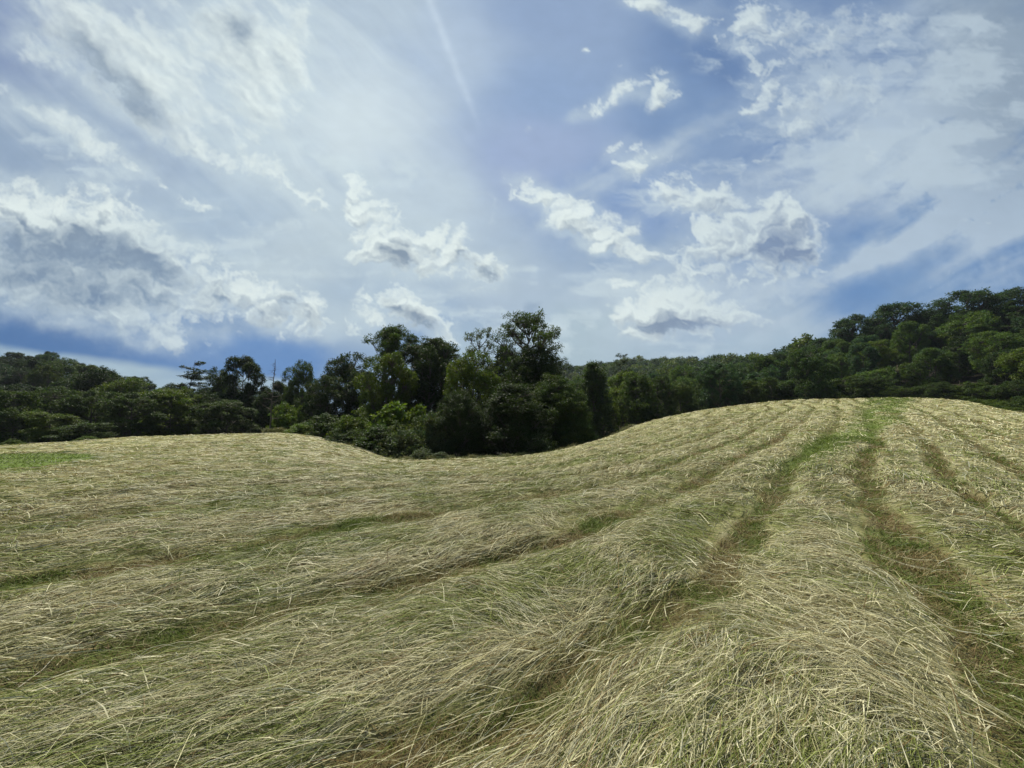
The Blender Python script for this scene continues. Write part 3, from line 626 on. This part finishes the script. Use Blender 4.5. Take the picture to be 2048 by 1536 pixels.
def plant(key, x, y, top, halfw, label=None, group=None, tint=(.05, .075, .022), rz=0, cat=None, name=None, sink=.1):
    p = PROTO[key]; z = float(ground0(np.array([x]), np.array([y]))[0])-sink
    o = bpy.data.objects.new(name or p['name'], None); link(o); o.location = (x, y, z); o.rotation_euler = (0, 0, rz)
    o.scale = (halfw/p['R'], halfw/p['R'], (top-z)/p['H']); o.empty_display_size = .5
    t = bpy.data.objects.new('trunk', p['trunk']); link(t, o)
    c = bpy.data.objects.new('foliage' if 'shrub' in p['name'] else 'crown', p['crown']); link(c, o); c.color = (*tint, 1)
    tag(o, label, cat or p['name'].split('_')[-1], group)
    return o
def at(px, Y):
    d = ray(px, 830); return d[0]/d[1]*Y, Y
def put(key, px, topy, w, Y, label, **kw):
    """a plant standing at bearing px and depth Y whose top and width are given in dome units"""
    x, y = at(px, Y); top = zat(px, topy, Y); return plant(key, x, y, top, w/2/F*Y, label, **kw)
B_, P_, S_ = 'broadleaf_tree', 'pine_tree', 'shrub'
proto('oak', B_, seed=1, H=15, R=5, base=.15, lobes=17, per=58, N=34, cr=.50, flat=.85, size=.25, lobe_r=.34, out=1)
proto('oak2', B_, seed=2, H=15, R=5, base=.1, lobes=22, per=46, N=34, cr=.48, flat=.85, size=.25, lobe_r=.30, out=1)
proto('oak3', B_, seed=3, H=14, R=5, base=.08, lobes=14, per=72, N=34, cr=.52, flat=.85, size=.25, lobe_r=.38, out=1)
proto('tall', B_, seed=14, H=20, R=5, base=.32, lobes=34, per=24, N=32, cr=.50, size=.21, lobe_r=.25, open_=.10, trunk=.30)
proto('airy', B_, seed=5, H=18, R=3.4, base=.42, lobes=18, per=17, N=26, cr=.44, size=.19, lobe_r=.28, open_=.18, trunk=.18)
proto('flat', B_, seed=6, H=17, R=5, base=.36, lobes=30, per=30, N=34, cr=.64, flat=.38, size=.22, kind='flat', lobe_r=.28, sq=.5, trunk=.22)
proto('ridge', B_, seed=7, H=16, R=6, base=.25, lobes=30, per=26, N=30, cr=.78, flat=.5, size=.34, kind='round', lobe_r=.27, sq=.7, open_=.06, trunk=.30)
proto('tier', B_, seed=8, H=9, R=4, base=.08, per=18, N=34, cr=.50, flat=.5, size=.22, kind='tier', trunk=.13, upb=.95)
proto('tier2', B_, seed=9, H=9, R=4, base=.05, per=19, N=34, cr=.52, flat=.45, size=.24, kind='tier', trunk=.13, upb=.95, open_=.1)
proto('pine', P_, seed=10, H=14, R=3.6, base=.42, per=9, N=42, cr=.36, flat=.45, size=.17, kind='pine', trunk=.16, open_=.15)
proto('pine2', P_, seed=11, H=14, R=3.4, base=.30, per=9, N=42, cr=.38, flat=.5, size=.18, kind='pine', trunk=.15, open_=.08)
proto('drape', B_, seed=12, H=12, R=5, lobes=48, per=36, N=52, cr=.5, size=.165, kind='dome', lobe_r=.25, droop=.8, sq=1.0)
proto('drape2', B_, seed=13, H=12, R=4.6, lobes=44, per=38, N=52, cr=.48, size=.165, kind='dome', lobe_r=.26, droop=.5, sq=.85)
proto('column', B_, seed=15, H=14, R=3, lobes=34, per=28, N=34, cr=.5, size=.23, kind='dome', lobe_r=.36, droop=.8, sq=1.3)
proto('shrub', S_, seed=16, H=3.6, R=2.4, lobes=14, per=30, N=34, cr=.30, size=.17, kind='shrub', lobe_r=.42, trunk=.06)
proto('shrub2', S_, seed=17, H=3.2, R=2.6, lobes=17, per=26, N=32, cr=.28, size=.16, kind='shrub', lobe_r=.38, trunk=.05)
proto('bigleaf', S_, seed=18, H=3.6, R=2.2, lobes=14, per=20, N=16, cr=.32, size=.36, kind='shrub', lobe_r=.44, trunk=.06, upb=1.0)
DK = (.032, .052, .015); MD = (.052, .082, .020); YG = (.078, .112, .018); BR = (.100, .150, .024); BL = (.034, .064, .028); GG = (.085, .110, .050)
gc = 'trees of the clump in the hollow'; gl = 'trees along the left edge of the field'; gb = 'shrubs at the foot of the clump'
put('tall', 1046, 620, 160, 46, 'tallest tree of the central clump, airy open crown with sky showing through', group=gc, tint=MD, rz=.4)
put('airy', 952, 655, 84, 50, 'thin pale crowned tree just left of the tallest tree', group=gc, tint=GG, rz=1)
put('flat', 784, 652, 100, 54, 'flat layered crown rising alone at the left of the central clump', group=gc, tint=MD, rz=2)
put('flat', 868, 678, 130, 54, 'broad dark flat topped tree between the layered crown and the thin pale tree', group=gc, tint=DK, rz=4.2)
put('oak2', 862, 700, 120, 50, 'dark leafy tree filling the middle of the clump under the flat topped tree', group=gc, tint=DK, rz=.7)
put('oak3', 690, 708, 132, 57, 'dense rounded dark tree left of the layered crown', group=gc, tint=DK, rz=.3)
put('oak3', 604, 723, 78, 62, 'small headed green tree at the left end of the clump', group=gc, tint=MD, rz=2.3)
put('oak2', 775, 710, 122, 47, 'yellow green tree in front of the layered crown', group=gc, tint=YG, rz=1.3)
put('oak2', 650, 752, 90, 50, 'low dark tree behind the bramble bushes left of the clump', group=gc, tint=DK, rz=3.3)
put('oak3', 938, 706, 150, 40, 'bright topped creeper covered tree in front of the clump', group=gc, tint=YG, rz=.2)
put('drape', 1060, 694, 170, 43, 'dark creeper draped tree under the tallest crown', group=gc, tint=DK, rz=1.8)
put('drape', 1108, 752, 168, 38, 'creeper covered mound sloping down to the field at the right of the clump', group=gc, tint=MD, rz=2.6)
put('drape2', 1022, 770, 200, 34.5, 'dark vine covered thicket at the front of the clump', group=gc, tint=DK, rz=3.9)
put('drape', 925, 786, 130, 34, 'dark hanging vines at the lower left of the front thicket', group=gc, tint=DK, rz=5)
put('column', 1188, 727, 84, 60, 'narrow creeper clad tree standing right of the clump', group=gc, tint=MD, rz=.9)
put('pine', 1243, 708, 70, 78, 'ragged pine with bare upper limbs right of the narrow creeper clad tree', tint=DK, rz=.5)
put('oak2', 812, 738, 120, 56, 'dark tree low behind the yellow green one', group=gc, tint=DK, rz=2.9)
put('oak2', 892, 728, 120, 52, 'dark foliage between the yellow green tree and the bright topped creeper tree', group=gc, tint=DK, rz=4.4)
put('oak2', 735, 745, 110, 53, 'dark rounded crown below and left of the layered one', group=gc, tint=DK, rz=5.1)
put('oak2', 978, 742, 90, 50, 'dark foliage closing the gap left of the tallest trunk', group=gc, tint=DK, rz=1.1)
put('oak3', 632, 772, 70, 56, 'dark low crown behind the left tip of the shrubs', group=gc, tint=DK, rz=.1)
put('oak2', 1006, 700, 110, 49, 'dark crown at the left shoulder of the tallest tree', group=gc, tint=DK, rz=3.1)
put('oak3', 1088, 712, 90, 47, 'dark crown at the right shoulder of the tallest tree', group=gc, tint=DK, rz=.6)
put('drape2', 1150, 792, 80, 37, 'low creeper mound at the right tip of the clump', group=gc, tint=MD, rz=.9)
# shrubs
for k, px, ty, w, Y, lb, tn in [
 ('shrub', 575, 806, 58, 46, 'small bright green bush standing highest at the left end of the shrubs', BR),
 ('shrub2', 612, 842, 60, 40.5, 'low yellow green bush at the left tip of the shrubs', BR),
 ('shrub', 660, 828, 76, 39.5, 'rounded green bush left of the big leaved one', MD),
 ('shrub2', 712, 818, 80, 38.5, 'dense green bush in the middle of the shrub bank', YG),
 ('bigleaf', 780, 806, 84, 36.5, 'bright big leaved bush catching the light in the shrub bank', BR),
 ('bigleaf', 830, 812, 60, 36, 'smaller big leaved bush beside the bright one', YG),
 ('shrub', 752, 850, 90, 33.5, 'dark green bush below the big leaved one', MD),
 ('shrub2', 806, 846, 84, 31.5, 'grey green bush above the dip of the field', GG),
 ('shrub', 866, 826, 80, 33.5, 'grey green arching bush against the dark thicket', GG),
 ('shrub2', 690, 858, 66, 36.5, 'low dark bush on the sloping edge of the field', MD),
 ('shrub2', 846, 896, 46, 28.3, 'left of two small tufted bushes at the bottom of the dip', GG),
 ('shrub', 884, 904, 44, 28.6, 'right of two small tufted bushes at the bottom of the dip', GG),
 ('shrub', 1150, 846, 70, 35.5, 'green bush at the right foot of the clump', MD)]:
    put(k, px, ty, w*1.18, Y, lb, group=gb, tint=tn, rz=px*.37)
# left edge of the field
for k, px, ty, w, Y, lb, tn in [
 ('oak', 484, 715, 92, 64, 'tall oak with two headed crown against the storm blue band', DK),
 ('oak3', 436, 738, 70, 66, 'shorter dark tree tucked left of the two headed oak', DK),
 ('pine2', 368, 722, 92, 70, 'lone pine with flat ragged tiers standing above the left tree line', DK),
 ('tier2', 342, 776, 96, 52, 'pale green layered tree below the lone pine', YG),
 ('oak3', 452, 800, 112, 50, 'wide low tree below the tall oak', MD),
 ('tier2', 104, 824, 86, 42, 'bright layered small tree nearest the left corner of the field', YG),
 ('tier', 28, 782, 96, 44, 'dark leaning tree at the left border of the picture', MD),
 ('oak3', 248, 756, 110, 62, 'rounded yellow green crown behind the left tree line', YG),
 ('oak2', 180, 782, 100, 50, 'dark rounded tree left of the yellow green crown', MD),
 ('oak2', 262, 786, 100, 47, 'rounded dark green tree in front of the yellow green crown', MD),
 ('oak2', 402, 788, 70, 56, 'dark tree between the pale layered tree and the wide low one', DK),
 ('tier2', 172, 846, 90, 40, 'low spreading tree at the field edge beside the bright layered one', MD),
 ('oak', 535, 782, 60, 58, 'dark low tree behind the dead snag', DK),
 ('oak3', -60, 770, 130, 48, 'dark tree cut by the left border', DK),
 ('shrub', 178, 872, 34, 35, 'small pale bush poking above the field edge at left', BR),
 ('shrub2', 30, 878, 30, 32.5, 'tiny pale bush at the far left edge of the field', YG),
 ('oak2', 320, 800, 80, 60, 'dark tree filling the gap behind the pale layered tree', DK),
 ('oak', 560, 764, 70, 66, 'dark crown between the snag and the small headed tree', DK),
 ('oak3', 100, 776, 110, 56, 'dark green crown behind the bright layered tree', MD)]:
    put(k, px, ty, w, Y, lb, group=gl, tint=tn, rz=px*.31)
# bright scrub where the wood meets the field at the right border
for k, px, ty, w, Y, lb, tn in [
 ('shrub', 1962, 798, 60, 57, 'leftmost low yellow green bush of the scrub at the right border', YG),
 ('shrub2', 1998, 800, 64, 53, 'spreading yellow green bush in the scrub at the right border', YG),
 ('shrub', 2040, 794, 62, 50, 'taller bush of the scrub cut by the right border', MD),
 ('shrub2', 2030, 812, 70, 47.5, 'lowest bush of the scrub spilling over the field edge at the right border', YG)]:
    put(k, px, ty, w, Y, lb, group='scrub at the right border', tint=tn, rz=px*.3)
# dead snag
def build_snag():
    rg = np.random.RandomState(31); wd = Wood(); H = 8.4
    P = np.stack([np.linspace(0, .25, 9)+rg.normal(0, .05, 9), rg.normal(0, .05, 9), np.linspace(-.5, H, 9)], -1); wd.tube(P, np.linspace(.10, .02, 9), 6)
    br = Wood()
    for i in range(26):
        z = rg.uniform(1.2, H*.96); a = np.array([np.interp(z, P[:, 2], P[:, 0]), np.interp(z, P[:, 2], P[:, 1]), z]); th = rg.rand()*6.28; L = rg.uniform(.5, 1.5)*(1.15-z/H*.8)
        e = a+np.array([math.cos(th)*L, math.sin(th)*L, L*rg.uniform(-.1, .7)]); br.tube(bez(a, (a+e)/2+rg.normal(0, .1, 3), e, 5), np.linspace(.035, .008, 5), 4)
        for _ in range(3):
            s = a+(e-a)*rg.uniform(.4, 1); br.tube(np.array([s, s+rg.normal(0, .25, 3)]), [.012, .004], 3)
    x, y = at(541, 43); o = link(bpy.data.objects.new('dead_tree', None)); o.location = (x, y, float(ground0(np.array([x]), np.array([y]))[0]))
    v, q = wd.get(); link(bpy.data.objects.new('trunk', mesh_np('trunk', v, q, BARK, smooth=True)), o)
    v, q = br.get(); link(bpy.data.objects.new('branches', mesh_np('branches', v, q, BARK)), o)
    tag(o, 'slender bare dead tree at the left tip of the shrubs', 'tree')
build_snag()
# wooded hillsides: individual trees, dart-thrown over the slopes beyond the field
def fill_wood():
    rg = np.random.RandomState(41); pts = []; out = []
    def ok(x, y, d): return all((x-a)**2+(y-b)**2 > (d)**2 for a, b in pts)
    # crest trees of the right hill, seen against the sky
    for i, (px, ty, w, Y, lb) in enumerate([
      (1712, 634, 96, 112, 'leftmost of the big open oaks on the right ridge'), (1808, 606, 112, 108, 'broad oak with gaps of sky on the right ridge, second from left'),
      (1880, 622, 80, 106, 'lower oak between two broad ones on the right ridge'), (1945, 586, 118, 104, 'highest broad oak on the right ridge inside the picture'),
      (2036, 580, 90, 102, 'dark oak on the ridge cut by the right border'), (1655, 676, 70, 124, 'small ridge oak where the right skyline begins to rise')]):
        o = put('ridge', px, ty, w, Y, lb, group='oaks along the right ridge', tint=(.042, .076, .034), rz=i*1.7); pts.append((o.location.x, o.location.y))
    # understory just beyond the crest of the field
    for i, px in enumerate([1275, 1318, 1362, 1410, 1455, 1500, 1548, 1592, 1640, 1690, 1742, 1790, 1842, 1890, 1940, 1990, 2040, 2100]):
        Y = np.interp(px, [1275, 1400, 1620, 1900, 2048, 2100], [60, 72, 76, 70, 58, 55])+rg.uniform(-3, 3)
        ty = np.interp(px, [1275, 1400, 1500, 1620, 1760, 1900, 2048], [760, 762, 758, 758, 762, 768, 765])+rg.uniform(-9, 9)
        num = ['leftmost', 'second', 'third', 'fourth', 'fifth', 'sixth', 'seventh', 'eighth', 'ninth', 'tenth', 'eleventh', 'twelfth', 'thirteenth', 'fourteenth', 'fifteenth', 'sixteenth', 'seventeenth', 'rightmost'][i]
        o = put(['tier', 'oak3', 'tier2', 'oak2', 'drape2'][(i*3) % 5], px, ty, rg.uniform(58, 80), Y, '%s from the left of the low trees just beyond the crest of the field' % num, group='low trees just beyond the crest', tint=[MD, (.046, .072, .022), (.062, .092, .022)][i % 3], rz=i)
        pts.append((o.location.x, o.location.y))
    lab = {'YG': 'yellow green', 'MD': 'mid green', 'DK': 'dark green', 'BL': 'bluish green'}
    tn = {'YG': (.082, .118, .020), 'MD': (.056, .090, .022), 'DK': (.032, .056, .018), 'BL': (.036, .068, .032)}
    cnt = 0
    for t in range(12000):
        side = rg.rand() < .75
        px = rg.uniform(1120, 2130) if side else rg.uniform(-60, 640)
        Y = 62+rg.rand()**1.3*150; x, y = at(px, Y)
        r = math.hypot(x, y)
        er = float(edge_r(np.array([x]), np.array([y]))[0])
        if r < er+12 or (side and px < 1230 and Y < 85) or (not side and Y > 190): continue
        if side and px > 1600 and Y > 150: continue
        if not ok(x, y, 5.9 if Y < 110 else 6.6): continue
        pts.append((x, y)); z = float(ground0(np.array([x]), np.array([y]))[0])
        hh = rg.uniform(9, 14) if Y > 85 else rg.uniform(7, 11)
        if not side: hh = min(hh, 12)
        hh *= 1.25
        sky = np.interp(px, [-60, 0, 80, 150, 220, 300, 350, 640, 1120, 1300, 1400, 1500, 1600, 1650, 1700, 1800, 1950, 2048, 2130], [706, 706, 700, 716, 742, 760, 772, 786, 746, 728, 730, 720, 698, 690, 668, 640, 618, 604, 600])
        hh = min(hh, zat(px, sky+rg.uniform(0, 14), Y)-z)
        if hh < 7: continue
        k = rg.choice(['oak', 'oak2', 'oak3', 'ridge', 'tier2', 'pine2'], p=[.24, .24, .24, .1, .08, .1])
        cc = rg.choice(['YG', 'MD', 'DK', 'BL'], p=[.2, .33, .27, .2] if side else [.04, .26, .55, .15])
        if k == 'pine2': cc = 'DK'
        col = np.array(tn[cc])*rg.uniform(.85, 1.6)*(1 if side else .68); hw = min(rg.uniform(3.4, 5.2), .39*hh)*(.62 if k == 'pine2' else 1)
        what = {'ridge': 'open crowned tree', 'tier2': 'layered tree', 'pine2': 'pine'}.get(k, 'rounded tree')
        where = 'the right hillside' if side else 'the left hill'
        if side: where = ['the slope behind the ragged pine', 'the slope below the low skyline', 'the slope where the skyline rises', 'the slope under the leftmost ridge oak', 'the slope above the green tracks', 'the slope by the right border'][int(np.searchsorted([1280, 1440, 1620, 1760, 1900], px))]
        else: where = ['the left hill by the border', 'the left hill above the bright layered tree', 'the slope left of the lone pine', 'the slope behind the two headed oak', 'the slope behind the small headed tree'][int(np.searchsorted([100, 240, 380, 520], px))]
        band = 'low down' if Y < 85 else ('halfway up' if Y < 120 else 'high up')
        plant(k, x, y, z+hh, hw, '%s %s %s %s' % (lab[cc], what, band.replace('low down', 'low on').replace('high up', 'high on').replace('halfway up', 'halfway up'), where), 'trees on %s, %s %ss %s' % (where, lab[cc], what, band), tuple(col), rz=rg.rand()*6.28)
        cnt += 1
        if cnt >= 290: break
    print('wood trees', cnt, t)
fill_wood()
def far_wood():
    """the distant canopy, too far off to count: one mesh"""
    rg = np.random.RandomState(51); Vs, Cs = [], []; pts = []
    for t in range(30000):
        px = rg.uniform(1060, 2150); Y = rg.uniform(150, 520)
        if px < 1600 and Y < 190: continue
        x, y = at(px, Y)
        if any((x-a)**2+(y-b)**2 < 7.5**2 for a, b in pts[-4000:]): continue
        pts.append((x, y))
        if len(pts) >= 1500: break
    P = np.array(pts); z = ground0(P[:, 0], P[:, 1])
    bank = []
    for s in range(5):
        r2 = np.random.RandomState(60+s); d = r2.normal(0, 1, (70, 3)); d[:, 2] = np.abs(d[:, 2])*.9-.15; d /= np.linalg.norm(d, axis=1, keepdims=True)
        C = d*np.array([4.2, 4.2, 3.6])*r2.uniform(.75, 1.1, (70, 1))+np.array([0, 0, 8.5]); bank.append(leaves(r2, C, 9, 1.3, .7, 1.1, .8))
    off = 0
    for i, (x, y) in enumerate(pts):
        v, q, c = bank[i % 5]; s = rg.uniform(.75, 1.25); a = rg.rand()*6.28; ca, sa = math.cos(a), math.sin(a)
        vv = np.stack([v[:, 0]*ca-v[:, 1]*sa, v[:, 0]*sa+v[:, 1]*ca, v[:, 2]*rg.uniform(.85, 1.15)], -1)*s+np.array([x, y, z[i]-1])
        tn = np.array([(.056, .090, .022), (.036, .062, .024), (.085, .115, .022), (.036, .068, .032)][rg.randint(4)])*rg.uniform(.8, 1.2)
        Vs.append(vv); Cs.append(c*tn)
    V = np.concatenate(Vs); Q = np.arange(len(V)).reshape(-1, 4)
    o = link(bpy.data.objects.new('far_wood', mesh_np('far_wood', V, Q, LEAF, np.concatenate(Cs)))); o.color = (1, 1, 1, 1)
    tag(o, 'distant wooded ridge of small green crowns along the skyline', 'wood', kind='stuff')
far_wood()
# ================================================================ summer haze in the air
def build_haze():
    x0, x1, y0, y1, z0, z1 = -900, 1100, -60, 900, float(TAB.min())-1.5, 90
    x0, x1, y0, y1 = -1100, 1400, -400, 1000
    V = np.array([(x, y, z) for z in (z0, z1) for y in (y0, y1) for x in (x0, x1)], float)
    Q = [(0, 2, 3, 1), (4, 5, 7, 6), (0, 1, 5, 4), (2, 6, 7, 3), (0, 4, 6, 2), (1, 3, 7, 5)]
    M, N, L = new_mat('hazy_air'); v = N.new('ShaderNodeVolumePrincipled'); o = N.new('ShaderNodeOutputMaterial')
    v.inputs['Color'].default_value = (.78, .86, 1, 1); v.inputs['Density'].default_value = .00012; v.inputs['Anisotropy'].default_value = .25
    L.new(v.outputs[0], o.inputs['Volume'])
    tag(link(bpy.data.objects.new('haze', mesh_np('haze', V, Q, M))), 'thin summer haze softening the far wooded ridge', 'haze', kind='stuff')
build_haze()
